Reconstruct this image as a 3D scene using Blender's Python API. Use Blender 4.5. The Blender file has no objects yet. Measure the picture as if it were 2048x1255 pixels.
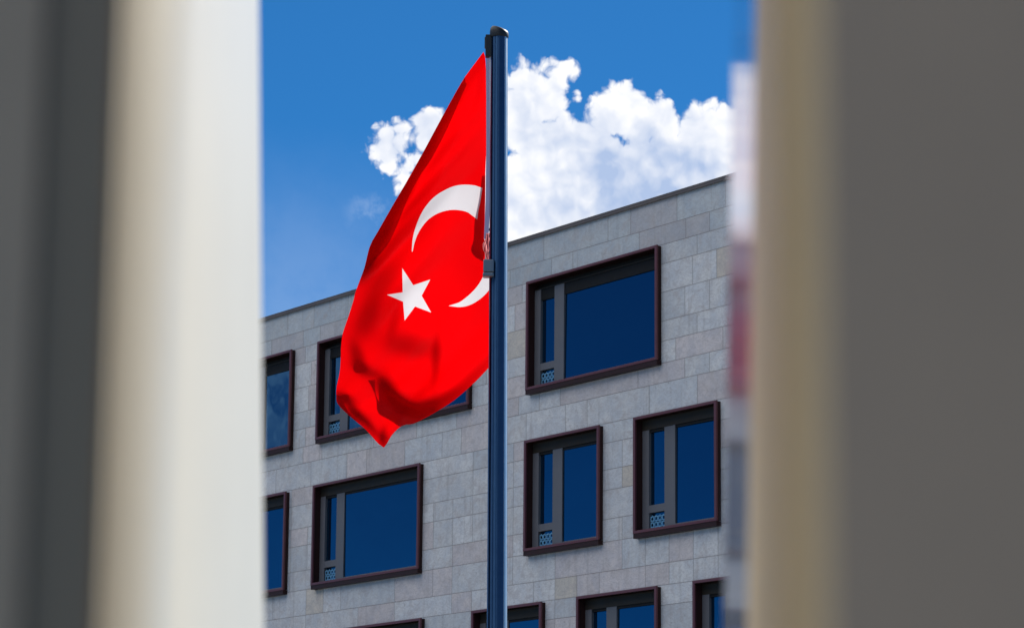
import bpy, bmesh, math, random
import numpy as np
from mathutils import Vector, Matrix
from mathutils.geometry import delaunay_2d_cdt
random.seed(7)
scene = bpy.context.scene
C = scene.collection

# ------------------------------------------------------------------ camera
FPX = 5923.7                      # focal length in pixels of a 2048 px wide frame
PITCH, ROLL, AZW = .1992, .0093, .6108
EYE = 1.6
cp, sp = math.cos(PITCH), math.sin(PITCH)
Fw = Vector((0, cp, sp)); U0 = Vector((0, -sp, cp)); R0 = Vector((1, 0, 0))
Rt = R0*math.cos(ROLL) + U0*math.sin(ROLL)
Up = -R0*math.sin(ROLL) + U0*math.cos(ROLL)
cam = bpy.data.cameras.new('camera'); camo = bpy.data.objects.new('camera', cam); C.objects.link(camo)
camo.matrix_world = Matrix(((Rt.x, Up.x, -Fw.x, 0), (Rt.y, Up.y, -Fw.y, 0), (Rt.z, Up.z, -Fw.z, EYE), (0, 0, 0, 1)))
cam.sensor_width = 36; cam.lens = FPX/2048*36
cam.clip_start = .05; cam.clip_end = 5000
cam.dof.use_dof = True; cam.dof.focus_distance = 26; cam.dof.aperture_fstop = 17
scene.camera = camo

def ray(px, py): return Fw + Rt*((px-1024)/FPX) - Up*((py-627.5)/FPX)
def at(px, py, y):                # world point on the vertical plane Y = y
    d = ray(px, py); return d*(y/d.y) + Vector((0, 0, EYE))
def azel(px, py):
    d = ray(px, py).normalized(); return math.atan2(d.x, d.y), math.asin(d.z)

# ------------------------------------------------------------------ sun and sky
SUN = Vector((.50, .59, .63)).normalized()
SEL = math.asin(SUN.z); SAZ = math.atan2(SUN.x, SUN.y)
sl = bpy.data.lights.new('sun', 'SUN'); sl.energy = 4.6; sl.angle = math.radians(.53); sl.color = (1, .95, .87)
so = bpy.data.objects.new('sun', sl); C.objects.link(so)
so.rotation_euler = (-SUN).to_track_quat('-Z', 'Y').to_euler(); so.location = (20, 30, 40)
vs = scene.view_settings; vs.view_transform = 'Standard'; vs.look = 'None'; vs.gamma = 1; vs.exposure = .8
vs.use_curve_mapping = False

W = bpy.data.worlds.new('World'); scene.world = W; W.use_nodes = True
W.cycles.sampling_method = 'MANUAL'; W.cycles.sample_map_resolution = 512
nt = W.node_tree; nt.nodes.clear()
def N(t, tree=None, **k):
    n = (tree or nt).nodes.new(t)
    for a, b in k.items(): setattr(n, a, b)
    return n
class G:
    """little node-expression helper"""
    def __init__(s, tree): s.t = tree
    def m(s, op, *a, clamp=False):
        n = s.t.nodes.new('ShaderNodeMath'); n.operation = op; n.use_clamp = clamp
        for i, v in enumerate(a):
            if isinstance(v, (int, float)): n.inputs[i].default_value = v
            else: s.t.links.new(v, n.inputs[i])
        return n.outputs[0]
    def xyz(s, x, y, z):
        n = s.t.nodes.new('ShaderNodeCombineXYZ')
        for i, v in enumerate((x, y, z)):
            if isinstance(v, (int, float)): n.inputs[i].default_value = v
            else: s.t.links.new(v, n.inputs[i])
        return n.outputs[0]
    def sep(s, v):
        n = s.t.nodes.new('ShaderNodeSeparateXYZ'); s.t.links.new(v, n.inputs[0]); return n.outputs
    def v(s, op, a, b=None, sc=None):
        n = s.t.nodes.new('ShaderNodeVectorMath'); n.operation = op
        for i, q in enumerate((a, b)):
            if q is None: continue
            if isinstance(q, (tuple, list)): n.inputs[i].default_value = q
            else: s.t.links.new(q, n.inputs[i])
        if sc is not None: n.inputs['Scale'].default_value = sc
        return n.outputs['Value'] if op in ('LENGTH', 'DOT_PRODUCT', 'DISTANCE') else n.outputs[0]
    def noise(s, vec, scale, detail=2, rough=.5, dim='3D', dist=0, out='Fac'):
        n = s.t.nodes.new('ShaderNodeTexNoise'); n.noise_dimensions = dim
        n.inputs['Scale'].default_value = scale; n.inputs['Detail'].default_value = detail
        n.inputs['Roughness'].default_value = rough; n.inputs['Distortion'].default_value = dist
        if vec is not None: s.t.links.new(vec, n.inputs['Vector'])
        return n.outputs[out]
    def mr(s, x, a, b, c=0, d=1, kind='SMOOTHSTEP'):
        n = s.t.nodes.new('ShaderNodeMapRange'); n.interpolation_type = kind
        s.t.links.new(x, n.inputs[0])
        for i, q in enumerate((a, b, c, d)): n.inputs[i+1].default_value = q
        return n.outputs[0]
    def mix(s, f, a, b, mode='MIX'):
        n = s.t.nodes.new('ShaderNodeMix'); n.data_type = 'RGBA'; n.blend_type = mode
        for sock, q in ((n.inputs[0], f), (n.inputs[6], a), (n.inputs[7], b)):
            if isinstance(q, (int, float)): sock.default_value = q
            elif isinstance(q, (tuple, list)): sock.default_value = (*q, 1) if len(q) == 3 else q
            else: s.t.links.new(q, sock)
        return n.outputs[2]
g = G(nt)
tc = N('ShaderNodeTexCoord').outputs['Generated']
dx, dy, dz = g.sep(tc)
# the sky is looked up higher above the horizon than it stands, for the deep blue of a polarised sky
zl = g.m('ADD', g.m('MULTIPLY', dz, 2.3), .03)
lk = g.v('NORMALIZE', g.xyz(dx, dy, zl))
sky = N('ShaderNodeTexSky'); sky.sky_type = 'NISHITA'; sky.sun_disc = False
sky.sun_elevation = SEL; sky.sun_rotation = SAZ
sky.air_density = 1.0; sky.dust_density = .0; sky.ozone_density = 3.0; sky.altitude = 300
nt.links.new(lk, sky.inputs[0])
hs = N('ShaderNodeHueSaturation'); hs.inputs['Saturation'].default_value = 1.0; hs.inputs['Hue'].default_value = .5
hs.inputs['Value'].default_value = 1.0
nt.links.new(g.mix(1.0, sky.outputs[0], (.17, .62, .90), 'MULTIPLY'), hs.inputs['Color'])   # polarising filter
# clouds: cumulus puffs placed by direction (azimuth, elevation), edges broken up by fractal noise
azn = g.m('ARCTAN2', dx, dy); eln = g.m('ARCSINE', dz)
S = 100.0                         # work in units of 1/100 rad
pos = g.xyz(g.m('MULTIPLY', azn, S), g.m('MULTIPLY', eln, S), 0)
def cloud_field(pos):
    w1 = g.noise(pos, .8, 3, .5, '2D', out='Color')
    wv = g.v('SCALE', g.v('SUBTRACT', w1, (.5, .5, .5)), sc=.6)
    return g.v('ADD', pos, g.v('MULTIPLY', wv, (1, 1, 0)))
puffs = [  # px, py, rx, ry in photograph pixels
 (1040, 235, 78, 92), (1075, 205, 70, 80), (1052, 168, 62, 52), (1108, 165, 50, 44), (1130, 142, 44, 34), (1150, 185, 24, 40), (1180, 270, 60, 56), (1150, 320, 60, 60), (1090, 300, 92, 95), (1020, 400, 150, 120),
 (1120, 400, 120, 110), (1242, 222, 78, 74), (1290, 245, 80, 72), (1335, 245, 62, 55), (1200, 330, 95, 80),
 (1395, 255, 66, 62), (1450, 270, 80, 75), (1330, 350, 150, 105), (1470, 370, 150, 130), (1250, 430, 160, 90),
 (780, 298, 50, 64), (812, 345, 46, 40), (800, 262, 36, 22), (868, 262, 54, 52), (840, 320, 50, 34), (820, 372, 36, 40), (925, 290, 60, 90),
 (1560, 330, 130, 110), (1700, 400, 180, 110)]
wp = cloud_field(pos)
fld = None
for (px, py, rx, ry) in puffs:
    a, e = azel(px, py)
    q = g.v('SUBTRACT', wp, (a*S, e*S, 0))
    q = g.v('MULTIPLY', q, (FPX/S/rx, FPX/S/ry, 0))
    f_ = g.m('SUBTRACT', 1, g.v('LENGTH', q))
    f_ = g.m('MULTIPLY', f_, 1.6*(min(rx, ry)/70)**.8)
    fld = f_ if fld is None else g.m('SMOOTH_MAX', fld, f_, .35)
def billow(p, det=9, vdet=3):
    n1 = g.noise(p, .70, det, .52, '2D')
    vo = nt.nodes.new('ShaderNodeTexVoronoi'); vo.voronoi_dimensions = '2D'; vo.feature = 'F1'; vo.inputs['Scale'].default_value = 1.7
    vo.inputs['Detail'].default_value = vdet; vo.inputs['Roughness'].default_value = .42
    nt.links.new(p, vo.inputs['Vector'])
    b = g.m('SUBTRACT', .40, vo.outputs['Distance'])
    return g.m('ADD', g.m('MULTIPLY', g.m('SUBTRACT', n1, .5), 1.15), g.m('MULTIPLY', b, .62))
b0 = billow(wp)
# the same puffs looked at a little further towards the light give the lit and shaded sides
b1 = billow(g.v('ADD', wp, (.16, .32, 0)), 3, 1)
dens = g.m('ADD', fld, b0)
alpha = g.mr(dens, -.06, .38)
nA = g.noise(wp, .42, 5, .5, '2D'); nB = g.noise(g.v('ADD', wp, (.35, .75, 0)), .42, 3, .45, '2D')
relief = g.m('ADD', g.m('MULTIPLY', g.m('SUBTRACT', nA, nB), 1.3), g.m('MULTIPLY', g.m('SUBTRACT', billow(wp, 4, 1), b1), .32))
relief = g.m('ADD', relief, g.m('MULTIPLY', g.m('SUBTRACT', b0, .1), .12))
core = g.mr(fld, .3, 1.2)
a_, e_ = azel(1290, 350)
q = g.v('MULTIPLY', g.v('SUBTRACT', wp, (a_*S, e_*S, 0)), (FPX/S/210, FPX/S/100, 0))
under = g.mr(g.v('LENGTH', q), .30, 1.2, 1, 0)
lum = g.m('ADD', .76, g.m('MULTIPLY', relief, 1.15))
lum = g.m('ADD', lum, g.m('MULTIPLY', g.mr(dens, .2, 1.3, 1, 0), .18))
lum = g.m('SUBTRACT', lum, g.m('MULTIPLY', under, .62))
lum = g.m('MAXIMUM', g.m('MINIMUM', lum, 1.0), 0)
ccol = g.mix(lum, (3.3, 4.15, 5.9), (7.6, 7.6, 7.7))
# thin haze low on the left, and a torn wisp under the small cloud
a_, e_ = azel(560, 700)
q = g.v('MULTIPLY', g.v('SUBTRACT', wp, (a_*S, e_*S, 0)), (FPX/S/700, FPX/S/480, 0))
hz = g.m('MULTIPLY', g.mr(g.v('LENGTH', q), .1, 1.0, .36, 0), g.mr(g.noise(pos, .35, 5, .6, '2D'), .2, .7, .6, 1))
a_, e_ = azel(745, 425)
q = g.v('MULTIPLY', g.v('SUBTRACT', wp, (a_*S, e_*S, 0)), (FPX/S/75, FPX/S/60, 0))
hz = g.m('ADD', hz, g.m('MULTIPLY', g.mr(g.v('LENGTH', q), .1, 1.0, .30, 0), g.mr(g.noise(pos, 1.3, 6, .62, '2D'), .42, .72)))
skyc = g.mix(hz, hs.outputs[0], (2.9, 4.0, 6.0))
fin = g.mix(g.m('MULTIPLY', alpha, .97), skyc, ccol)
# a thin veil of cloud off to the left, seen only mirrored in the windows
_d = ray(600, 800).normalized(); _n = Vector((-math.cos(AZW), -math.sin(AZW), 0)); _r = _d-2*_d.dot(_n)*_n
q = g.v('MULTIPLY', g.v('SUBTRACT', wp, (math.atan2(_r.x, _r.y)*S, math.asin(_r.z)*S, 0)), (.28, .42, 0))
veil = g.m('MULTIPLY', g.mr(g.v('LENGTH', q), .25, 1.15, .75, 0), g.mr(g.noise(pos, .5, 5, .55, '2D'), .25, .6))
fin = g.mix(veil, fin, (5.5, 5.0, 6.4))
# a bank of bright cloud added high over the left, out of view, to light the shaded facade
bank = g.noise(tc, 3.2, 4, .55)
bm_ = g.m('MULTIPLY', g.mr(dz, .36, .55), g.mr(dx, .10, -.30))
bank = g.m('MULTIPLY', g.mr(g.m('ADD', bank, -.0), .34, .46), bm_)
fin = g.mix(bank, fin, (13.0, 13.0, 13.2))
bg = N('ShaderNodeBackground'); bg.inputs['Strength'].default_value = .08
nt.links.new(fin, bg.inputs['Color'])
wo = N('ShaderNodeOutputWorld'); nt.links.new(bg.outputs[0], wo.inputs[0])

# ------------------------------------------------------------------ materials
def mat(name):
    m = bpy.data.materials.new(name); m.use_nodes = True
    t = m.node_tree; p = t.nodes['Principled BSDF']; return m, t, p
def simple(name, col, rough=.5, metal=0, var=.12, nscale=6, bump=0, ior=1.5):
    m, t, p = mat(name); h = G(t)
    co = t.nodes.new('ShaderNodeTexCoord').outputs['Object']
    n = h.noise(co, nscale, 6, .6)
    c = h.mix(n, tuple(x*(1-var) for x in col), tuple(min(1, x*(1+var)) for x in col))
    t.links.new(c, p.inputs['Base Color'])
    t.links.new(h.mr(n, .2, .8, rough*.85, min(1, rough*1.15)), p.inputs['Roughness'])
    p.inputs['Metallic'].default_value = metal; p.inputs['IOR'].default_value = ior
    if bump:
        b = t.nodes.new('ShaderNodeBump'); b.inputs['Strength'].default_value = bump; b.inputs['Distance'].default_value = .002
        t.links.new(h.noise(co, nscale*9, 4), b.inputs['Height']); t.links.new(b.outputs[0], p.inputs['Normal'])
    return m

def stone_material():
    m, t, p = mat('stone_cladding'); h = G(t)
    uv = t.nodes.new('ShaderNodeAttribute'); uv.attribute_name = 'panel_uv'
    sz = t.nodes.new('ShaderNodeAttribute'); sz.attribute_name = 'panel_size'
    rc = t.nodes.new('ShaderNodeAttribute'); rc.attribute_name = 'panel_tint'
    co = t.nodes.new('ShaderNodeTexCoord').outputs['Object']
    u, v, _ = h.sep(uv.outputs['Vector']); w, hh, rnd = h.sep(sz.outputs['Vector'])
    du = h.m('MINIMUM', u, h.m('SUBTRACT', w, u)); dv = h.m('MINIMUM', v, h.m('SUBTRACT', hh, v))
    wob = h.m('MULTIPLY', h.m('SUBTRACT', h.noise(co, 3, 3), .5), .004)
    ed = h.m('ADD', h.m('MINIMUM', du, dv), wob)
    joint = h.mr(ed, .0045, .009, 1, 0)
    halo = h.mr(ed, .0, .05, 1, 0)
    shift = h.v('ADD', co, h.v('SCALE', sz.outputs['Vector'], sc=1.0))
    sh = h.xyz(h.m('ADD', h.sep(co)[0], h.m('MULTIPLY', rnd, 37)), h.sep(co)[2], h.m('MULTIPLY', rnd, 91))
    big = h.noise(sh, 1.7, 5, .6, dist=.8)
    veins = h.noise(h.v('MULTIPLY', sh, (1, 2.2, 1)), 3.2, 8, .68, dist=1.6)
    vl = h.mr(h.m('ABSOLUTE', h.m('SUBTRACT', veins, .5)), 0, .05, 1, 0)
    fine = h.noise(sh, 26, 5, .7)
    pits = h.mr(h.noise(sh, 7, 4, .6), .66, .72)
    base = rc.outputs['Color']
    c = h.mix(h.mr(big, .3, .7), h.mix(1.0, base, (.86, .87, .90), 'MULTIPLY'), h.mix(1.0, base, (1.07, 1.03, .99), 'MULTIPLY'))
    c = h.mix(h.m('MULTIPLY', h.mr(h.noise(sh, 2.3, 4, .6, dist=1.2), .48, .68), .42), c, (.42, .36, .34))
    c = h.mix(h.m('MULTIPLY', vl, .34), c, (.25, .22, .22))
    c = h.mix(h.m('MULTIPLY', h.mr(fine, .35, .75), .34), c, (.52, .51, .50))
    c = h.mix(h.m('MULTIPLY', pits, .38), c, (.20, .18, .17))
    c = h.mix(h.m('MULTIPLY', halo, .10), c, (.30, .25, .21))
    c = h.mix(h.m('MULTIPLY', joint, .58), c, (.075, .058, .052))
    # rain streaks and grime, running down from the sills
    st = h.noise(h.v('MULTIPLY', co, (5.5, 1, .35)), 1.3, 5, .62)
    c = h.mix(h.m('MULTIPLY', h.mr(st, .52, .75), .32), c, (.24, .22, .21))
    t.links.new(c, p.inputs['Base Color']); p.inputs['Roughness'].default_value = .72
    b = t.nodes.new('ShaderNodeBump'); b.inputs['Strength'].default_value = .35; b.inputs['Distance'].default_value = .012
    hgt = h.m('ADD', h.m('MULTIPLY', joint, -1), h.m('ADD', h.m('MULTIPLY', fine, .25), h.m('MULTIPLY', pits, -.3)))
    t.links.new(hgt, b.inputs['Height']); t.links.new(b.outputs[0], p.inputs['Normal'])
    return m

def glass_material():
    m, t, p = mat('coated_window_glass'); h = G(t)
    co = t.nodes.new('ShaderNodeTexCoord').outputs['Object']
    p.inputs['Base Color'].default_value = (.0025, .006, .014, 1); p.inputs['Roughness'].default_value = .015
    p.inputs['IOR'].default_value = 2.55
    p.inputs['Specular Tint'].default_value = (.04, .58, 1, 1)
    b = t.nodes.new('ShaderNodeBump'); b.inputs['Strength'].default_value = .35; b.inputs['Distance'].default_value = .02
    t.links.new(h.noise(co, .7, 2), b.inputs['Height']); t.links.new(b.outputs[0], p.inputs['Normal'])
    return m

def flag_material(name, col):
    m = bpy.data.materials.new(name); m.use_nodes = True; t = m.node_tree; t.nodes.clear(); h = G(t)
    co = t.nodes.new('ShaderNodeTexCoord').outputs['Object']
    weave = h.noise(h.v('MULTIPLY', co, (140, 10, 140)), 1, 2)
    blot = h.noise(co, 5, 4)
    c = h.mix(h.m('MULTIPLY', blot, .25), col, tuple(x*.8 for x in col))
    d = t.nodes.new('ShaderNodeBsdfDiffuse'); tr = t.nodes.new('ShaderNodeBsdfTranslucent')
    t.links.new(c, d.inputs[0]); t.links.new(c, tr.inputs[0])
    ms = t.nodes.new('ShaderNodeMixShader'); ms.inputs[0].default_value = .68
    t.links.new(d.outputs[0], ms.inputs[1]); t.links.new(tr.outputs[0], ms.inputs[2])
    gl = t.nodes.new('ShaderNodeBsdfGlossy'); gl.inputs['Roughness'].default_value = .55; gl.inputs[0].default_value = (1, .9, .9, 1)
    m2 = t.nodes.new('ShaderNodeMixShader'); m2.inputs[0].default_value = .004
    t.links.new(ms.outputs[0], m2.inputs[1]); t.links.new(gl.outputs[0], m2.inputs[2])
    b = t.nodes.new('ShaderNodeBump'); b.inputs['Strength'].default_value = .12; b.inputs['Distance'].default_value = .002
    t.links.new(weave, b.inputs['Height'])
    for s_ in (d, tr): t.links.new(b.outputs[0], s_.inputs['Normal'])
    o = t.nodes.new('ShaderNodeOutputMaterial'); t.links.new(m2.outputs[0], o.inputs[0])
    return m

def brushed(name, col, rough, metal, streak=.1, aniso=0):
    m, t, p = mat(name); h = G(t)
    co = t.nodes.new('ShaderNodeTexCoord').outputs['Object']
    s1 = h.noise(h.v('MULTIPLY', co, (60, 60, 1.2)), 1, 5, .6)
    s2 = h.noise(h.v('MULTIPLY', co, (5, 5, 2.2)), 1, 5, .6)
    s3 = h.noise(co, 22, 4, .55)
    k = h.m('ADD', h.m('MULTIPLY', s1, .25), h.m('ADD', h.m('MULTIPLY', s2, .4), h.m('MULTIPLY', s3, .35)))
    c = h.mix(h.mr(k, .3, .7), tuple(x*(1-streak) for x in col), tuple(min(1, x*(1+streak)) for x in col))
    t.links.new(c, p.inputs['Base Color']); p.inputs['Metallic'].default_value = metal
    t.links.new(h.mr(k, .3, .7, rough*(1-streak), rough*(1+streak)), p.inputs['Roughness'])
    return m

def ground_material():
    m, t, p = mat('paving'); h = G(t)
    co = t.nodes.new('ShaderNodeTexCoord').outputs['Object']
    br = t.nodes.new('ShaderNodeTexBrick'); br.inputs['Scale'].default_value = 1.6
    for i, c in (('Color1', (.13, .13, .125, 1)), ('Color2', (.16, .155, .145, 1)), ('Mortar', (.06, .055, .05, 1))): br.inputs[i].default_value = c
    br.inputs['Mortar Size'].default_value = .012
    t.links.new(co, br.inputs['Vector'])
    n = h.noise(co, .6, 8, .65)
    c = h.mix(h.mr(n, .3, .7, 0, .5), br.outputs['Color'], (.10, .10, .09))
    t.links.new(c, p.inputs['Base Color']); p.inputs['Roughness'].default_value = .85
    return m

M = dict(
 stone=stone_material(), glass=glass_material(), ground=ground_material(),
 maroon=simple('maroon_metal', (.135, .042, .047), .38, .2, .15, 3, ior=1.45),
 inner=simple('grey_brown_metal', (.115, .112, .122), .5, 0, .10, 4),
 header=simple('shaded_header_bronze', (.034, .026, .019), .5, 0, .1, 4),  # shade under the window box top is painted into this colour
 side=simple('dark_bronze_metal', (.040, .018, .016), .45, .2, .15, 3),
 shade_black=simple('black_shade', (.012, .011, .011), .6),  # near-black in place of the shade under the window box top
 lattice=simple('pale_blue_lattice', (.16, .36, .52), .35, .3, .5, 30),
 coping=simple('coping_metal', (.13, .10, .085), .45, .3, .2, 2),
 roof=simple('roof_gravel', (.25, .24, .22), .9),
 pole=brushed('dark_blue_anodised', (.040, .095, .19), .42, 1, .12),
 rim_highlight=brushed('painted_rim_highlight', (.42, .50, .56), .48, 1, .06),  # lighter metal painted where the sun's rim highlight falls on the pole
 black=simple('black_plastic', (.005, .006, .008), .5),
 steel=simple('weight_steel', (.16, .19, .22), .4, .6),
 rope=simple('white_rope', (.75, .75, .78), .7, 0, .1, 60, .5),
 tape=simple('flag_header_tape', (.46, .43, .64), .8),
 pink=flag_material('faded_hem_cloth', (.80, .34, .36)),
 red=flag_material('red_flag_cloth', (.66, .0, .001)), white=flag_material('white_flag_cloth', (.56, .535, .555)),
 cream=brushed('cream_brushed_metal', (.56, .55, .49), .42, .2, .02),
 grey=brushed('front_shade_metal', (.305, .255, .190), .45, .1, .06),  # left post front, darkened in colour to stand for shade
 shade_grey=brushed('corner_shade_metal', (.178, .152, .108), .45, .1, .05),  # deeper shade painted along the left post's near corner
 shade_taupe=brushed('shade_taupe_metal', (.345, .262, .182), .5, .05, .08),  # shade put into the colour of the right post's front
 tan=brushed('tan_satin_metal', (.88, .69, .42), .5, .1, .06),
 mirror=brushed('polished_steel', (.60, .58, .62), .09, 1, .03),
)

_p = M['pole'].node_tree.nodes['Principled BSDF']; _p.inputs['Anisotropic'].default_value = .85; _p.inputs['Anisotropic Rotation'].default_value = .25
_tn = M['pole'].node_tree.nodes.new('ShaderNodeTangent'); _tn.direction_type = 'RADIAL'; _tn.axis = 'Z'
M['pole'].node_tree.links.new(_tn.outputs[0], _p.inputs['Tangent'])

for _m in ('shade_black', 'header', 'side'): M[_m].node_tree.nodes['Principled BSDF'].inputs['Specular IOR Level'].default_value = .15

# ------------------------------------------------------------------ object helpers
def link(name, me, parent=None):
    o = bpy.data.objects.new(name, me); C.objects.link(o)
    if parent: o.parent = parent
    return o
def empty(name, loc=(0, 0, 0), rz=0):
    o = bpy.data.objects.new(name, None); C.objects.link(o); o.location = loc; o.rotation_euler = (0, 0, rz)
    o.empty_display_size = .2; return o
def tag(o, label=None, cat=None, group=None, kind=None):
    for k, v in (('label', label), ('category', cat), ('group', group), ('kind', kind)):
        if v: o[k] = v
    return o
def mesh(name, verts, faces, mats, parent=None, mi=None, smooth=False):
    me = bpy.data.meshes.new(name); me.from_pydata([tuple(v) for v in verts], [], faces)
    for m_ in (mats if isinstance(mats, (list, tuple)) else [mats]): me.materials.append(m_)
    if mi is not None: me.polygons.foreach_set('material_index', mi)
    if smooth: me.polygons.foreach_set('use_smooth', [True]*len(me.polygons))
    me.update(); return link(name, me, parent)
def box_data(V, Fc, x0, x1, y0, y1, z0, z1):
    b = len(V)
    V += [(x0, y0, z0), (x1, y0, z0), (x1, y1, z0), (x0, y1, z0), (x0, y0, z1), (x1, y0, z1), (x1, y1, z1), (x0, y1, z1)]
    Fc += [tuple(b+i for i in q) for q in ((0, 3, 2, 1), (4, 5, 6, 7), (0, 1, 5, 4), (1, 2, 6, 5), (2, 3, 7, 6), (3, 0, 4, 7))]
def boxes(name, L, m, parent=None, bevel=0):
    V, Fc = [], []
    for q in L: box_data(V, Fc, *q)
    o = mesh(name, V, Fc, m, parent)
    if bevel:
        bm = bmesh.new(); bm.from_mesh(o.data)
        bmesh.ops.bevel(bm, geom=list(bm.edges), offset=bevel, segments=2, affect='EDGES', profile=.5, clamp_overlap=True)
        bm.to_mesh(o.data); bm.free()
    return o

# ------------------------------------------------------------------ ground
ground = mesh('ground', [(-1500, -1500, 0), (1500, -1500, 0), (1500, 1500, 0), (-1500, 1500, 0)], [(0, 1, 2, 3)], M['ground'])
tag(ground, 'grey paved ground around the building and the flagpole', kind='structure')

# ------------------------------------------------------------------ building (local: x along the facade, y into it, z up)
P = .14                           # how far the window boxes stand proud of the stone
B = empty('office_building', (0, 66, 0), math.atan2(-math.cos(AZW), math.sin(AZW)))
tag(B, 'pale stone clad office building with dark maroon box windows behind the flag', 'building')
TOP = [13.976+EYE, 10.351+EYE, 6.70+EYE, 3.05+EYE]; HT = 2.49
wins = [  # row, t0, t1
 (0, .53, 5.35), (0, -8.52, -1.76), (0, -12.60, -9.78),
 (1, .50, 3.30), (1, 4.52, 7.33), (1, -8.58, -3.76), (1, -12.71, -9.90),
 (2, 2.50, 5.33), (2, 6.53, 9.34), (2, -1.52, 1.20), (2, -8.43, -3.61), (2, -12.5, -9.7),
 (3, .50, 3.30), (3, 4.52, 7.33), (3, -8.58, -3.76), (3, -12.71, -9.90),
 (0, 8.2, 13.0), (1, 9.4, 12.2), (2, 11.0, 13.8), (3, 9.4, 12.2)]
holes = [(t0+.022, t1-.022, TOP[r]-HT+.020, TOP[r]-.020) for r, t0, t1 in wins]
lev = [15.02, 14.41, 13.985, 13.565, 12.95, 12.325, 11.89, 11.42, 11.0, 10.385, 9.955, 9.37, 8.925, 8.295, 7.81, 7.176, 6.72, 6.30, 5.68, 5.25, 4.63, 4.01, 3.58, 3.15, 2.73, 2.10, 1.68, 1.06, .63, .01, -.42, -1.0, -1.6]
lev = [z+EYE for z in lev]
known = {0: [-10.22, -8.92, -7.3, -5.7, -4.05, -1.6, 1.03, 3.44, 4.26, 5.88, 7.5], 1: [-11, -9.42, -8.6, -7.0, -4.6, -2.9, -.29, 1.33, 2.14, 4.56, 6.18, 6.98, 8.6],
         2: [-9.3, -1.3, .2, 6.56, 8.2], 4: [-9.1, -1.0, 6.14, 6.97, 8.6], 5: [-1.2, 6.55, 8.2], 6: [-9.2, -.9, 5.83, 7.4],
         7: [-9.3, -8.4, -6, -4.1, -2.4, -.9, 0.1, .9, 1.7, 4.52, 6.13, 6.96], 8: [-8.9, -7.2, -6.3, -4.6, -3.0, -2.2, -.6, .4, 1.9, 2.7, 4.92, 6.55, 8.2]}
V, Fc, uvs, szs, tint = [], [], [], [], []
T0, T1 = -26.0, 17.0
def tint_of(row):
    r = random.random()
    if r < .02: c = (.57, .52, .45)
    elif r < .26: c = (.585, .54, .54)
    elif r < .42: c = (.53, .555, .58)
    else: c = (.60, .61, .62)
    k = random.uniform(.97, 1.12)
    if row <= 1: c = (c[0]*.74, c[1]*.80, c[2]*.84)
    elif row == 2: c = (c[0]*.88, c[1]*.90, c[2]*.92)
    return tuple(x*k for x in c)
for i in range(len(lev)-1):
    z1, z0 = lev[i], lev[i+1]
    ks = known.get(i, [])
    xs = [T0]
    if ks:
        x = T0
        while x < ks[0]-2.4: x += random.choice([.81, 1.62, 1.62]); xs.append(x)
        xs += ks
    x = xs[-1]
    while x < T1-2.5: x += random.choice([.81, .81, 1.62, 1.62, 2.43]); xs.append(x)
    xs.append(T1)
    for a, b in zip(xs[:-1], xs[1:]):
        if b-a > 2.9 and ks:
            mids = [a, a+(b-a)*random.choice([.38, .5, .62]), b]
        else: mids = [a, b]
        for a2, b2 in zip(mids[:-1], mids[1:]):
            parts = [(a2, b2, z0, z1)]
            for (h0, h1, g0, g1) in holes:
                new = []
                for (p0, p1, q0, q1) in parts:
                    if h1 <= p0 or h0 >= p1 or g1 <= q0 or g0 >= q1: new.append((p0, p1, q0, q1)); continue
                    if p0 < h0: new.append((p0, h0, q0, q1))
                    if p1 > h1: new.append((h1, p1, q0, q1))
                    m0, m1 = max(p0, h0), min(p1, h1)
                    if q0 < g0: new.append((m0, m1, q0, g0))
                    if q1 > g1: new.append((m0, m1, g1, q1))
                parts = new
            c = tint_of(i); rn = random.random()
            for (p0, p1, q0, q1) in parts:
                k = len(V)
                V += [(p0, P, q0), (p1, P, q0), (p1, P, q1), (p0, P, q1)]; Fc.append((k, k+1, k+2, k+3))
                for (uu, vv) in ((p0, q0), (p1, q0), (p1, q1), (p0, q1)):
                    uvs.append((uu-a2, vv-z0, 0)); szs.append((b2-a2, z1-z0, rn)); tint.append((*c, 1))
nfront = len(V)
DEP = 16.0
b = len(V); zt = lev[0]
V += [(T0, P, 0), (T1, P, 0), (T1, DEP, 0), (T0, DEP, 0), (T0, P, zt), (T1, P, zt), (T1, DEP, zt), (T0, DEP, zt)]
Fc += [(b+1, b+2, b+6, b+5), (b+2, b+3, b+7, b+6), (b+3, b, b+4, b+7), (b+4, b+5, b+6, b+7)]
for k in range(8): uvs.append((.4, .3, 0)); szs.append((.8, .6, .5)); tint.append((.42, .43, .43, 1))
wall = mesh('wall', V, Fc, [M['stone'], M['roof']], B, mi=[0]*(len(Fc)-1)+[1])
for nm, dat in (('panel_uv', uvs), ('panel_size', szs)):
    a = wall.data.attributes.new(nm, 'FLOAT_VECTOR', 'POINT'); a.data.foreach_set('vector', [x for q_ in dat for x in q_])
a = wall.data.attributes.new('panel_tint', 'FLOAT_COLOR', 'POINT'); a.data.foreach_set('color', [x for q_ in tint for x in q_])
boxes('roof_coping', [(T0-.04, T1+.04, P-.055, .42, zt+.001, zt+.045), (T0-.04, T1+.04, P-.055, P-.03, zt-.05, zt-.001)], M['coping'], B)
boxes('lower_coping', [(T0-.04, T1+.04, P-.02, P+.3, -.0, .35)], M['coping'], B)

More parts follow.
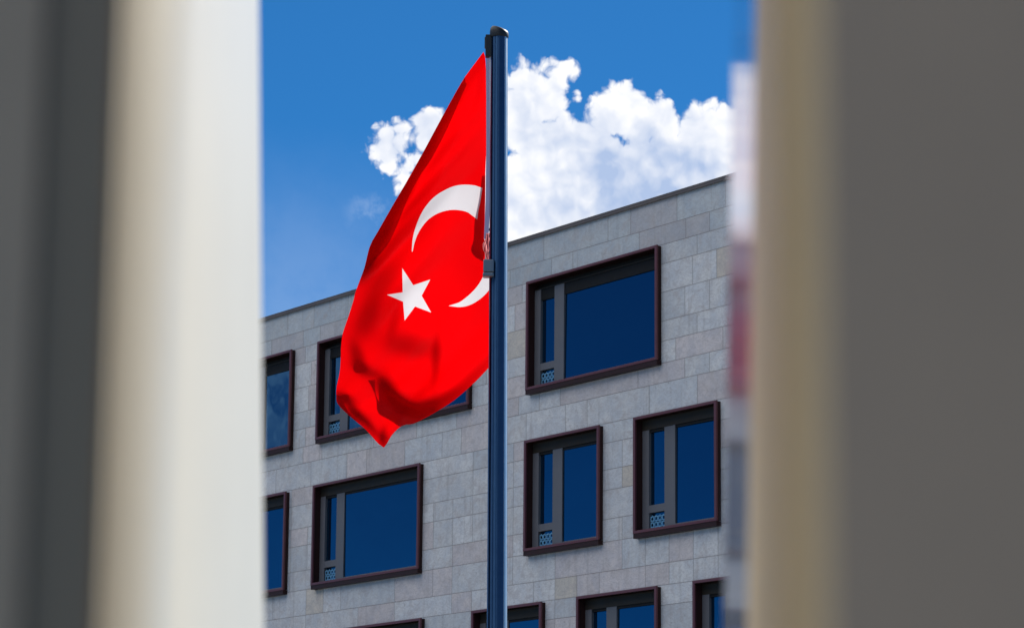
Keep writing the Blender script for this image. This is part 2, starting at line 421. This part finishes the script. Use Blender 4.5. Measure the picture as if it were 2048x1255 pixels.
def ring(name, t0, t1, z0, z1, wx, wz, y0, y1, m, parent, bevel=.006):
    """rectangular frame: mitred front, inner and outer sides"""
    prof = [(0, y1), (0, y0+.012), (.012, y0), (1, y0), (1.0, y1)]   # fraction of width, y ; handled below
    def rect(d, y):
        return [(t0+d*wx, y, z0+d*wz), (t1-d*wx, y, z0+d*wz), (t1-d*wx, y, z1-d*wz), (t0+d*wx, y, z1-d*wz)]
    rings_ = [rect(0, y1), rect(0, y0+bevel), rect(bevel/wx, y0), rect(1-bevel/wx, y0), rect(1, y0+bevel), rect(1, y1)]
    V = [v for r in rings_ for v in r]; Fc = []
    for k in range(5):
        for j in range(4):
            a, b_ = k*4+j, k*4+(j+1) % 4
            Fc.append((a, b_, b_+4, a+4))
    return mesh(name, V, Fc, m, parent)

def lattice(name, x0, x1, z0, z1, y, m, parent):
    """perforated ornamental screen: stars cut by crossing bars"""
    V, Fc = [], []
    s = .13; w = .011; th = .008
    def bar(p, q, k):
        d = Vector((q[0]-p[0], 0, q[1]-p[1]))
        if d.length < .01: return
        d.normalize(); n = Vector((-d.z, 0, d.x))*w
        b = len(V); yy = y+k*.0015
        for Y_ in (yy, yy+th):
            for (c_, s_) in ((p, -1), (q, -1), (q, 1), (p, 1)):
                V.append((c_[0]+n.x*s_, Y_, c_[1]+n.z*s_))
        Fc.extend([(b, b+1, b+2, b+3), (b+7, b+6, b+5, b+4), (b, b+4, b+5, b+1), (b+3, b+2, b+6, b+7)])
    cx = x0+s/2
    row = 0
    while cx < x1:
        cz = z0+s/2
        while cz < z1:
            pts = []
            for k in range(16):
                r = s*.56 if k % 2 == 0 else s*.30
                a_ = k*math.pi/8
                pts.append((min(max(cx+r*math.cos(a_), x0), x1), min(max(cz+r*math.sin(a_), z0), z1)))
            for k in range(16): bar(pts[k], pts[(k+1) % 16], k % 3)
            cz += s
        cx += s
    return mesh(name, V, Fc, m, parent)

for idx, (r, t0, t1) in enumerate(wins):
    z1 = TOP[r]; z0 = z1-HT; w = t1-t0
    fr = ring('window', t0, t1, z0, z1, .075, .062, 0, .045, M['maroon'], B)
    boxes('drip_sill', [(t0+.004, t1-.010, .010, .20, z0-.10, z0-.0005)], M['side'], fr, .004)
    ring('box_side', t0+.016, t1-.016, z0+.014, z1-.014, .052, .042, .0455, .44, M['side'], fr, .002)
    YI = .205
    a = t0+.075; b_ = t1-.075; zb = z0+.062; zt_ = z1-.062
    ca, cb = a+.225, a+.225+.53          # casement glass
    md = cb+.36                           # end of mullion
    gt = z1-(.45 if r == 0 else .345); gb = z1-1.90; lt = z1-2.06; lb = z0+.10
    ht = z1-(.20 if r == 0 else .285)     # lower edge of the header
    L = [(a, ca, YI, .43, zb, ht), (cb, md, YI+.003, .43, zb, ht),
         (ca+.0005, cb-.0005, YI+.003, .43, lt, gb), (ca+.0005, cb-.0005, YI+.003, .43, zb, lb),
         (md+.0005, b_, YI+.003, .43, zb, zb+.06), (b_-.06, b_-.0005, YI+.004, .43, zb+.061, ht-.001)]
    if w > 6: # the widest window has a second mullion
        L.append((t0+w*.62, t0+w*.62+.12, YI+.002, .43, zb+.061, ht-.001))
    boxes('inner_frame', L, M['inner'], fr)
    if r == 0:   # deep header, its shade painted black, with a thin bright rail
        boxes('header', [(a+.0003, b_-.0003, YI+.10, .43, ht+.0006, zt_)], M['shade_black'], fr)
        boxes('header_rail', [(a+.0004, b_-.0004, YI-.004, YI+.09, ht+.0005, ht+.03)], M['header'], fr)
    else:
        boxes('header', [(a+.0003, b_-.0003, YI-.004, .43, ht+.0006, zt_)], M['header'], fr)
    dt_, dv_ = random.uniform(0, .03), random.uniform(-.012, .02)   # panes never sit quite true
    # black strip painting the soffit's shade and reflection above the glass
    boxes('soffit_shade', [(ca+.0006, cb-.0006, YI+.02, .43, gt, ht), (md+.0006, b_-.0606, YI+.02, .43, gt, ht)], M['shade_black'], fr)
    mesh('casement_pane', [(ca+.001, YI+.06, gb+.001), (cb-.001, YI+.06, gb+.001), (cb-.001, YI+.06, gt-.001), (ca+.001, YI+.06, gt-.001)], [(0, 1, 2, 3)], M['glass'], fr)
    mesh('fixed_pane', [(md+.001, YI+.035, zb+.0605), (b_-.0605, YI+.035+dt_, zb+.0605), (b_-.0605, YI+.035+dt_+dv_, gt-.001), (md+.001, YI+.035+dv_, gt-.001)], [(0, 1, 2, 3)], M['glass'], fr)
    mesh('lower_pane', [(ca+.001, .28, lb), (cb-.001, .28, lb), (cb-.001, .28, lt), (ca+.001, .28, lt)], [(0, 1, 2, 3)], M['glass'], fr)
    lattice('lattice_panel', ca+.01, cb-.01, lb+.005, lt-.045, YI+.03, M['lattice'], fr)

# ------------------------------------------------------------------ flagpole
YP = 22.0
pt = at(998.5, 60, YP); pm = at(994, 1250, YP)
axd = (pt-pm).normalized(); base = pt - axd*(pt.z/axd.z)
FP = empty('flagpole', (base.x, base.y, 0))
tag(FP, 'tall dark blue fluted metal flagpole carrying the red flag', 'flagpole')
def prof(r, n=96):
    out = []
    for k in range(n):
        a_ = 2*math.pi*k/n
        rr = r
        for c_, wd, dp in ((math.radians(218), .11, .20), (math.radians(243), .05, .05), (math.radians(196), .07, .08), (math.radians(311), .025, .03), (math.radians(262), .02, .02)):
            d_ = abs((a_-c_+math.pi) % (2*math.pi)-math.pi)
            if d_ < wd: rr = r*(1-dp)
        out.append((rr*math.cos(a_), rr*math.sin(a_)))
    return out
V, Fc = [], []; n = 192
Hp = pt.z-.02
rt_, rb_ = .0655, .0655+.0105*(Hp)/(pt.z-pm.z)
segs = 40
for k in range(segs+1):
    f_ = k/segs; z = Hp*f_; r = rb_+(rt_-rb_)*f_
    cx = (pt.x-base.x)*z/pt.z; cy = (pt.y-base.y)*z/pt.z
    for (x, y) in prof(r, n): V.append((x+cx, y+cy, z))
for k in range(segs):
    for j in range(n):
        a_, b_ = k*n+j, k*n+(j+1) % n
        Fc.append((a_, b_, b_+n, a_+n))
_a = [(j+.5)/n*360 for j in range(n)]
sh = mesh('shaft', V, Fc, [M['pole'], M['rim_highlight']], FP, mi=[1 if 312 < _a[j] < 346 else 0 for k in range(segs) for j in range(n)], smooth=True)  # highlight painted down the right flank of the shaft
sh.data.polygons.foreach_set('use_smooth', [True]*len(sh.data.polygons))
for e in sh.data.edges: pass
em = sh.modifiers.new('sharp', 'EDGE_SPLIT'); em.split_angle = math.radians(35)
# slanted cap
lp = Vector((pt.x-base.x, pt.y-base.y, 0))
V, Fc = [], []; n = 48; R_ = .073
lv = [(0, R_*.97, 0), (.006, R_, 0), (.03, R_, .35), (.05, R_*.93, .7), (.060, R_*.78, 1), (.064, R_*.45, 1), (.066, R_*.02, 1)]
for (h_, r, tl) in lv:
    for j in range(n):
        a_ = 2*math.pi*j/n
        x = r*math.cos(a_); y = r*math.sin(a_)
        V.append((lp.x+x, lp.y+y, pt.z-.065+h_ - tl*.34*x + (.0 if tl == 0 else .012)))
for k in range(len(lv)-1):
    for j in range(n):
        a_, b_ = k*n+j, k*n+(j+1) % n; Fc.append((a_, b_, b_+n, a_+n))
Fc.append(tuple(reversed(range(n)))); Fc.append(tuple((len(lv)-1)*n+j for j in range(n)))
mesh('cap', V, Fc, M['black'], FP, smooth=True)
cb_ = [(lp.x-.105, lp.x-.055, lp.y-.03, lp.y+.03, pt.z-.22, pt.z-.045), (lp.x-.112, lp.x-.09, lp.y-.018, lp.y+.018, pt.z-.15, pt.z-.06)]
boxes('pulley_block', cb_, M['black'], FP, .005)
def loc(px, py, y=YP): return at(px, py, y) - Vector((base.x, base.y, 0))
def tube(name, pts, r, m, parent, n=8):
    V, Fc = [], []
    for i, p_ in enumerate(pts):
        d = (pts[min(i+1, len(pts)-1)]-pts[max(i-1, 0)]).normalized()
        a_ = d.cross(Vector((0, 1, .01))).normalized(); b_ = d.cross(a_)
        for j in range(n):
            t_ = 2*math.pi*j/n; V.append(p_ + a_*r*math.cos(t_) + b_*r*math.sin(t_))
    for i in range(len(pts)-1):
        for j in range(n):
            q_, s_ = i*n+j, i*n+(j+1) % n; Fc.append((q_, s_, s_+n, q_+n))
    Fc.append(tuple(range(n))); Fc.append(tuple((len(pts)-1)*n+j for j in reversed(range(n))))
    return mesh(name, V, Fc, m, parent, smooth=True)
tube('halyard', [loc(979.5, 88, YP-.02), loc(981, 120), loc(981.5, 300), loc(983, 480), loc(984, 530)], .0055, M['rope'], FP)
# counterweight: a short sleeve hooked round the pole groove, with a bevelled lower lip
wA = loc(966.5, 521, YP-.03); wB = loc(988, 556, YP-.03)
boxes('counterweight', [(wA.x, wB.x, lp.y-.09, lp.y-.01, wB.z+.035, wA.z)], M['steel'], FP, .01)
boxes('weight_lip', [(wA.x-.003, wB.x, lp.y-.094, lp.y-.012, wB.z, wB.z+.033)], M['steel'], FP, .01)

# ------------------------------------------------------------------ flag
YF = YP+.14
outline = [(967, 104), (970, 112), (972, 140), (973, 200), (973, 287), (971, 340), (970, 400), (969, 450), (968.5, 480), (969, 500), (970, 515), (971, 530), (976, 542), (996, 560), (1000, 640), (998, 715),
 (976, 736.5), (951, 762.5), (910, 798.5), (874, 822), (848, 836.5), (831, 845), (820, 848), (809.8, 849), (797.8, 855), (783.5, 870), (774, 886), (768, 894.5), (757, 887), (731, 858), (700, 832), (676, 808), (672.5, 791),
 (673.5, 772), (679.5, 743.5), (681.5, 715), (682, 695), (685.4, 667), (697.4, 631), (707, 600), (711.7, 581.5), (728.5, 536), (734, 513), (740.4, 490.6), (754.8, 464.3), (783.5, 414), (807.4, 373.5), (820, 355),
 (850.7, 296.5), (892, 220), (930.3, 153)]
Z3 = lambda L: [(640+x/4.1825, 340+y/4.1825) for x, y in L]
cres_up = Z3([(1358, 150), (1300, 130), (1210, 122), (1120, 135), (1030, 175), (950, 230), (880, 310), (830, 400), (790, 510), (772, 600), (768, 680), (774, 682), (787, 620), (811, 550), (850, 480), (910, 410), (990, 360), (1080, 335), (1160, 335), (1240, 355), (1315, 412), (1325, 340), (1340, 270)])
cres_lo = Z3([(1075, 1135), (1150, 1145), (1220, 1138), (1290, 1110), (1360, 1060), (1412, 1005), (1475, 930), (1475, 780), (1390, 850), (1362, 895), (1340, 935), (1300, 990), (1240, 1050), (1160, 1108)])
star = Z3([(688, 820), (780, 962), (922, 915), (850, 1050), (930, 1190), (795, 1140), (708, 1257), (695, 1100), (560, 1042), (692, 1022)])
def smooth_poly(L, n=4):
    """Catmull-Rom through a closed outline"""
    out = []
    m_ = len(L)
    for i in range(m_):
        p0, p1, p2, p3 = (np.array(L[(i+k) % m_], float) for k in (-1, 0, 1, 2))
        c1 = (p2-p1); ang = 0
        v1 = p1-p0; v2 = p2-p1; v3 = p3-p2
        def cosa(a, b): return float(a@b/(np.linalg.norm(a)*np.linalg.norm(b)+1e-9))
        if cosa(v1, v2) < .55 or cosa(v2, v3) < .55:
            out += [tuple(p1+(p2-p1)*k/n) for k in range(n)]; continue
        for k in range(n):
            t_ = k/n
            out.append(tuple(.5*((2*p1)+(-p0+p2)*t_+(2*p0-5*p1+4*p2-p3)*t_**2+(-p0+3*p1-3*p2+p3)*t_**3)))
    return out
outline = smooth_poly(outline, 4); cres_up = smooth_poly(cres_up, 3); cres_lo = smooth_poly(cres_lo, 3)
def dens_edge(L, s=6):
    out = []
    for i in range(len(L)):
        a_ = np.array(L[i]); b_ = np.array(L[(i+1) % len(L)]); k = max(1, int(np.linalg.norm(b_-a_)/s))
        out += [tuple(a_+(b_-a_)*j/k) for j in range(k)]
    return out
def inside(px, py, L):
    L = np.array(L); x0, y0 = L[:, 0], L[:, 1]; x1, y1 = np.roll(x0, -1), np.roll(y0, -1)
    px = np.asarray(px)[:, None]; py = np.asarray(py)[:, None]
    cr = ((y0 > py) != (y1 > py)) & (px < (x1-x0)*(py-y0)/(y1-y0+1e-12)+x0)
    return cr.sum(1) % 2 == 1
def edge_dist(px, py, L):
    L = np.array(L); a_ = L; b_ = np.roll(L, -1, 0)
    p_ = np.stack([px, py], -1)[:, None, :]; ab = b_-a_
    t_ = np.clip(((p_-a_)*ab).sum(-1)/((ab*ab).sum(-1)+1e-12), 0, 1)
    return np.linalg.norm(p_-(a_+ab*t_[..., None]), axis=-1).min(1)
# steepness of the cloth (how fast it runs away from the viewer, going up and to the right), as soft patches:
# x, y, half-length, half-width, direction of the long side in degrees (screen, y down), steepness
patches = [
 (905, 215, 60, 11, -60, .40), (850, 312, 60, 17, -60, .80), (800, 405, 60, 20, -58, .95), (760, 480, 50, 20, -55, 1.05), (735, 535, 35, 14, -55, .95),
 (785, 670, 85, 70, -70, .20), (770, 575, 60, 34, -60, .55), (735, 640, 45, 24, -60, .50), (822, 690, 26, 55, -80, .62), (873, 715, 11, 58, 3, .75), (716, 715, 14, 34, -20, .65), (790, 640, 40, 12, -75, .35),
 (728, 738, 28, 12, 25, .6), (775, 775, 34, 20, 50, 1.15), (805, 812, 44, 17, 30, 1.3), (850, 815, 36, 18, -8, 1.2), (890, 795, 36, 12, -25, .55), (845, 790, 60, 20, -10, .45),
 (690, 795, 24, 12, 25, .8), (715, 828, 30, 12, 40, .9), (767, 875, 9, 20, 0, .9), (745, 858, 22, 8, 50, .6),
 (915, 290, 10, 120, 24, .12), (935, 260, 6, 120, 16, .10), (900, 330, 7, 100, 20, .08),
 (900, 600, 100, 110, 0, -.14), (925, 450, 60, 60, 0, -.10), (760, 790, 14, 60, 50, -.15)]
def slope(x, y):
    s_ = np.zeros_like(x)
    for (cx, cy, hl, hw, ang, am) in patches:
        if hw > hl: a_ = math.radians(ang); lx, ly = hl, hw
        else: a_ = math.radians(ang); lx, ly = hl, hw
        ux = (x-cx)*math.cos(a_)+(y-cy)*math.sin(a_); uy = -(x-cx)*math.sin(a_)+(y-cy)*math.cos(a_)
        s_ += am*np.exp(-((ux/lx)**2+(uy/ly)**2)**1.3)
    return s_
def depth(x, y):
    """depth of the cloth in pixel units, the sum of the steepness along the line coming from the lower left"""
    x = np.asarray(x, float); y = np.asarray(y, float); D = np.zeros_like(x); st = 4.0
    for k in range(95):
        q_ = (k+.5)*st; D += slope(x-q_*.70, y+q_*.71)*st*math.exp(-q_/110)
    rr = np.hypot(x-968, y-100); th = np.arctan2(968-x, y-100)
    D += np.sin(th*26+.6)*rr*.0016+np.sin(th*47+1.9)*rr*.0010*np.exp(-rr/500)
    D += 1.6*np.sin(x*.045+y*.021)*np.sin(y*.017-x*.01)
    return D
_yy = np.arange(-100., 1100., 6.)
_ref = depth(np.full_like(_yy, 985.), _yy); _k = np.exp(-(np.arange(-30, 31)*6/70.)**2); _ref = np.convolve(_ref, _k/_k.sum(), 'same')
def fold(x, y):
    x = np.asarray(x, float); y = np.asarray(y, float)
    w = np.clip((x-760)/225, 0, 1); w = w*w*(3-2*w)
    return depth(x, y)-np.interp(y, _yy, _ref)*w
PX = YF/FPX
D0 = 0.
def sheet(loops, grid, zoff=None):
    pts, edges = [], []
    for L in loops:
        b = len(pts); pts += L; edges += [(b+i, b+(i+1) % len(L)) for i in range(len(L))]
    O_ = np.array(loops[0]); xs = np.arange(O_[:, 0].min(), O_[:, 0].max(), grid); ys = np.arange(O_[:, 1].min(), O_[:, 1].max(), grid)
    gx, gy = np.meshgrid(xs, ys); gx[1::2] += grid/2; gx = gx.ravel(); gy = gy.ravel()
    ok = inside(gx, gy, loops[0])
    gx, gy = gx[ok], gy[ok]
    for L in loops:
        ok = edge_dist(gx, gy, L) > grid*.55; gx, gy = gx[ok], gy[ok]
    pts += list(zip(gx, gy))
    v, e, f_, _, _, _ = delaunay_2d_cdt([Vector(p_) for p_ in pts], edges, [], 0, 1e-5)
    v = np.array([tuple(q_) for q_ in v]); tri = np.array([list(q_) for q_ in f_ if len(q_) == 3])
    cen = v[tri].mean(1); keep = inside(cen[:, 0], cen[:, 1], loops[0]); tri = tri[keep]; cen = cen[keep]
    return v, tri, cen
clipx = [(x, y) for x, y in cres_lo]
lo_in = [p_ for p_ in dens_edge(cres_lo, 5)]
lo_in = [(min(x, 994), y) for x, y in lo_in if y > 553 or x < 985]
v, tri, cen = sheet([dens_edge(outline, 5), dens_edge(cres_up, 5), lo_in, dens_edge(star, 5)], 5.0)
mi = (inside(cen[:, 0], cen[:, 1], cres_up) | inside(cen[:, 0], cen[:, 1], lo_in) | inside(cen[:, 0], cen[:, 1], star)).astype(int)
D = fold(v[:, 0], v[:, 1])
org = at(968, 104, YF)
FVerts = [at(p_[0], p_[1], YF+d_*PX)-org for p_, d_ in zip(v, D)]
FFaces = [tuple(int(i) for i in t_) for t_ in tri]; FM = list(mi)
# cloth doubled back behind the front layer (turned edges of the flying flag)
back1 = [(930.3, 153), (938, 165), (900, 250), (868, 312), (848, 342), (831, 372), (817, 402), (802.6, 435.6), (783.5, 478.7), (764, 505), (745, 529), (726, 555), (716, 572),
         (728.5, 536), (740.4, 490.6), (754.8, 464.3), (783.5, 414), (807.4, 373.5), (850.7, 296.5), (892, 220)]
back2 = [(743, 753), (755, 772), (769, 789), (783, 815), (807, 831), (830, 838), (856, 832), (874, 821), (868, 814), (848, 817), (826, 812), (806, 800), (793, 782), (778, 757), (764, 745)]
back3 = [(673.5, 780), (690, 781), (704, 785), (712, 806), (731, 826), (737, 850), (731, 857), (700, 831), (676, 807)]
back4 = [(966.5, 350), (964.5, 376), (960.4, 409), (954.6, 438), (953, 474), (947.5, 493), (953, 505), (961.6, 513), (967.6, 521), (969.5, 505), (969, 480), (969.5, 440), (970.5, 400), (971, 350)]  # layers added here to darken the shaded tuck by the hoist
for L, off_ in ((back1, 4), (back2, 5), (back3, 4), (back4, 3), (back4, 6)):
    L = smooth_poly(L, 3)
    v2, t2, c2 = sheet([dens_edge(L, 5)], 5.0)
    d2 = fold(v2[:, 0], v2[:, 1]); ed = edge_dist(v2[:, 0], v2[:, 1], outline)
    b = len(FVerts)
    FVerts += [at(p_[0], p_[1], YF+(d_+.6+min(off_, e_*.6))*PX)-org for p_, d_, e_ in zip(v2, d2, ed)]
    FFaces += [tuple(b+int(i) for i in t_) for t_ in t2]; FM += [0]*len(t2)
FL = mesh('flag', FVerts, FFaces, [M['red'], M['white']], None, mi=FM, smooth=True)
FL.location = org
tag(FL, 'red flag with white crescent and star hanging folded from the pole', 'flag')
# header tape along the hoist
hp = [(975.5, 98), (976.5, 140), (977, 200), (977, 300), (976, 400), (974, 440), (972.5, 478)]
V, Fc = [], []
for i, (x, y) in enumerate(hp):
    wd = 2 if i == 0 else 4.6
    for s_ in (-wd, wd): V.append(at(x+s_, y, YF-.02+.002*math.sin(i))-org)
for i in range(len(hp)-1): Fc.append((2*i, 2*i+1, 2*i+3, 2*i+2))
o = mesh('header_tape', V, Fc, M['tape'], FL)
sm = o.modifiers.new('thick', 'SOLIDIFY'); sm.thickness = .003
# bunched cloth and snap hooks at the lower end of the hoist
random.seed(3)
V, Fc = [], []; nn = 14
rowsb = [(466, 972, 979), (478, 970, 980), (488, 966, 979), (498, 967, 981), (506, 969, 979), (514, 971, 980), (521, 973, 978)]
for i, (y, xa, xb) in enumerate(rowsb):
    for j in range(nn):
        f_ = j/(nn-1); V.append(at(xa+(xb-xa)*f_+math.sin(i*1.7+j)*.7, y+math.sin(j*1.3)*1.2, YF-.06+.02*math.sin(j*1.9+i*.8))-org)
for i in range(len(rowsb)-1):
    for j in range(nn-1):
        a_ = i*nn+j; Fc.append((a_, a_+1, a_+1+nn, a_+nn))
mesh('bunched_hem', V, Fc, M['pink'], FL, smooth=True)
for y in (459, 472, 489, 505):
    c_ = at(981.5, y, YF-.075)-org
    pts = [c_+Vector((.011*math.cos(a_), 0, .014*math.sin(a_))) for a_ in [k*math.pi/5 for k in range(11)]]
    tube('snap_hook', pts, .0045, M['black'], FL)

# ------------------------------------------------------------------ the two fence uprights close to the lens
K = 1.5; FLARE = .041
def upright(name, label, side):
    if side < 0:
        # left post: front painted in shade grey, cream side face turned to the gap
        far = [at(517.5, 0, 1.0*K), at(528, 1255, 1.0*K)]
        near = [at(345, 0, .60*K), at(296, 1255, .60*K)]
    else:
        far = [at(1511, 0, .60*K), at(1495, 1255, .60*K)]
        near = [at(1556, 0, .338*K), at(1574, 1255, .338*K)]
    return far, near
def extend(p, q, z):              # point at height z on the line p-q
    d = q-p; return p+d*((z-p.z)/d.z)
def post(name, label, side, outer_w, side_mat, front_mat, r=.012, amax=1.57, bevel_mat=None):
    far, near = upright(name, label, side)
    E_ = empty(name, ((far[0].x+near[0].x)/2, near[0].y, 0)); tag(E_, label, 'post')
    o_ = Vector(E_.location)
    def section(z):
        f_ = extend(far[0], far[1], z); n_ = extend(near[0], near[1], z)
        s_ = side
        side_pts = [f_+Vector((s_*.010, .004, 0)), f_, ]
        d = (n_-f_).normalized()
        side_pts += [f_+d*.003, n_-d*r]
        # rounded near corner
        arc = []
        cen_ = n_-d*r+Vector((s_*r, 0, 0))
        for k in range(1, 13):
            a_ = k/12*amax
            arc.append(Vector((cen_.x-s_*r*math.cos(a_), cen_.y-r*math.sin(a_), z)))
        frnt = [arc[-1], Vector((n_.x+s_*outer_w, arc[-1].y, z))]
        back = [Vector((n_.x+s_*outer_w, f_.y+.004, z)), f_+Vector((s_*.010, .004, 0))]
        return side_pts, arc, frnt, back
    zs = [0, .5, 1.0, 1.5, 1.7, 1.9, 2.1, 2.3, 2.6]
    def strip(nm, sel, m):
        V, Fc = [], []; cnt = None
        for z in zs:
            pts = sel(section(z)); cnt = len(pts); V += [p_-o_ for p_ in pts]
        for k in range(len(zs)-1):
            for j in range(cnt-1):
                a_ = k*cnt+j; Fc.append((a_, a_+1, a_+1+cnt, a_+cnt))
        return mesh(nm, V, Fc, m, E_, smooth=True)
    strip('side_face', lambda s_: s_[0][1:], side_mat)
    strip('rounded_corner', lambda s_: [s_[0][-1]]+s_[1][:9], side_mat)
    strip('bevel', lambda s_: s_[1][8:], bevel_mat or front_mat)
    strip('front_face', lambda s_: s_[2], front_mat)
    strip('back_face', lambda s_: s_[3]+[s_[0][1]], side_mat)
    t_ = section(2.6); top = t_[0][1:]+t_[1]+t_[2][1:]+t_[3][:1]
    xs = [p_.x for p_ in top]; ys = [p_.y for p_ in top]
    boxes('post_cap', [(min(xs)-.004-o_.x, max(xs)+.004-o_.x, min(ys)-.004-o_.y, max(ys)+.004-o_.y, 2.6, 2.615)], front_mat, E_, .003)
    return E_, far, near
def plate(nm, parent, p0, p1, y, s_, x0, w, m, th=.003):
    """upright flat bar: its inner edge runs on the line p0-p1, starting x0 outwards, w wide"""
    a_, b_ = at(*p0, y), at(*p1, y); o_ = Vector(parent.location); V, Fc = [], []
    for z in (0, 2.6):
        q_ = extend(a_, b_, z)
        for dx_, dy_ in ((x0, 0), (x0+w, 0), (x0+w, th), (x0, th)):
            V.append((q_.x+s_*dx_-o_.x, y+dy_-o_.y, z))
    Fc = [(0, 1, 5, 4), (1, 2, 6, 5), (2, 3, 7, 6), (3, 0, 4, 7), (4, 5, 6, 7), (3, 2, 1, 0)]
    return mesh(nm, V, Fc, m, parent)
PL, fl_, nl_ = post('fence_post', 'blurred fence post left of the flag, shaded grey with a sunlit cream side', -1, .30, M['cream'], M['grey'], .085, .92, M['shade_grey'])
PR, fr_, nr_ = post('fence_post', 'blurred fence post right of the flag, with a shaded grey front, shaded tan side and polished edge', 1, .25, M['tan'], M['shade_taupe'], .014)
# polished strip beyond the right post's far edge, on a plane running to the azimuth FLARE
V = []
o_ = Vector(PR.location)
for z in (0.0, 2.6):
    q_ = extend(fr_[0], fr_[1], z)
    y1 = .758*K; x1 = q_.x+FLARE*(y1-q_.y)
    V += [(q_.x+.0005-o_.x, q_.y+.0065, z), (x1-o_.x, y1, z), (x1+.003-o_.x, y1, z), (q_.x+.0035-o_.x, q_.y+.0065, z)]
V = [(a_, b_-o_.y, c_) for a_, b_, c_ in V]
mesh('polished_strip', V, [(0, 1, 5, 4), (1, 2, 6, 5), (2, 3, 7, 6), (3, 0, 4, 7), (4, 5, 6, 7), (3, 2, 1, 0)], M['mirror'], PR)

# front flanges of both posts, standing nearer the lens than the side faces
plate('shade_strip', PL, (232, 0), (186, 1255), .30*K, -1, 0, .011, M['shade_grey'])  # dark strip painting the shade beside the post's front corner
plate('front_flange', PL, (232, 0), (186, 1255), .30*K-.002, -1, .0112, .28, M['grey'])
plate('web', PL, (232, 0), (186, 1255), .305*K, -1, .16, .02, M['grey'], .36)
plate('front_flange', PR, (1648, 0), (1664, 1255), .22*K, 1, 0, .22, M['shade_taupe'])
plate('web', PR, (1648, 0), (1664, 1255), .224*K, 1, .16, .02, M['shade_taupe'], .17)
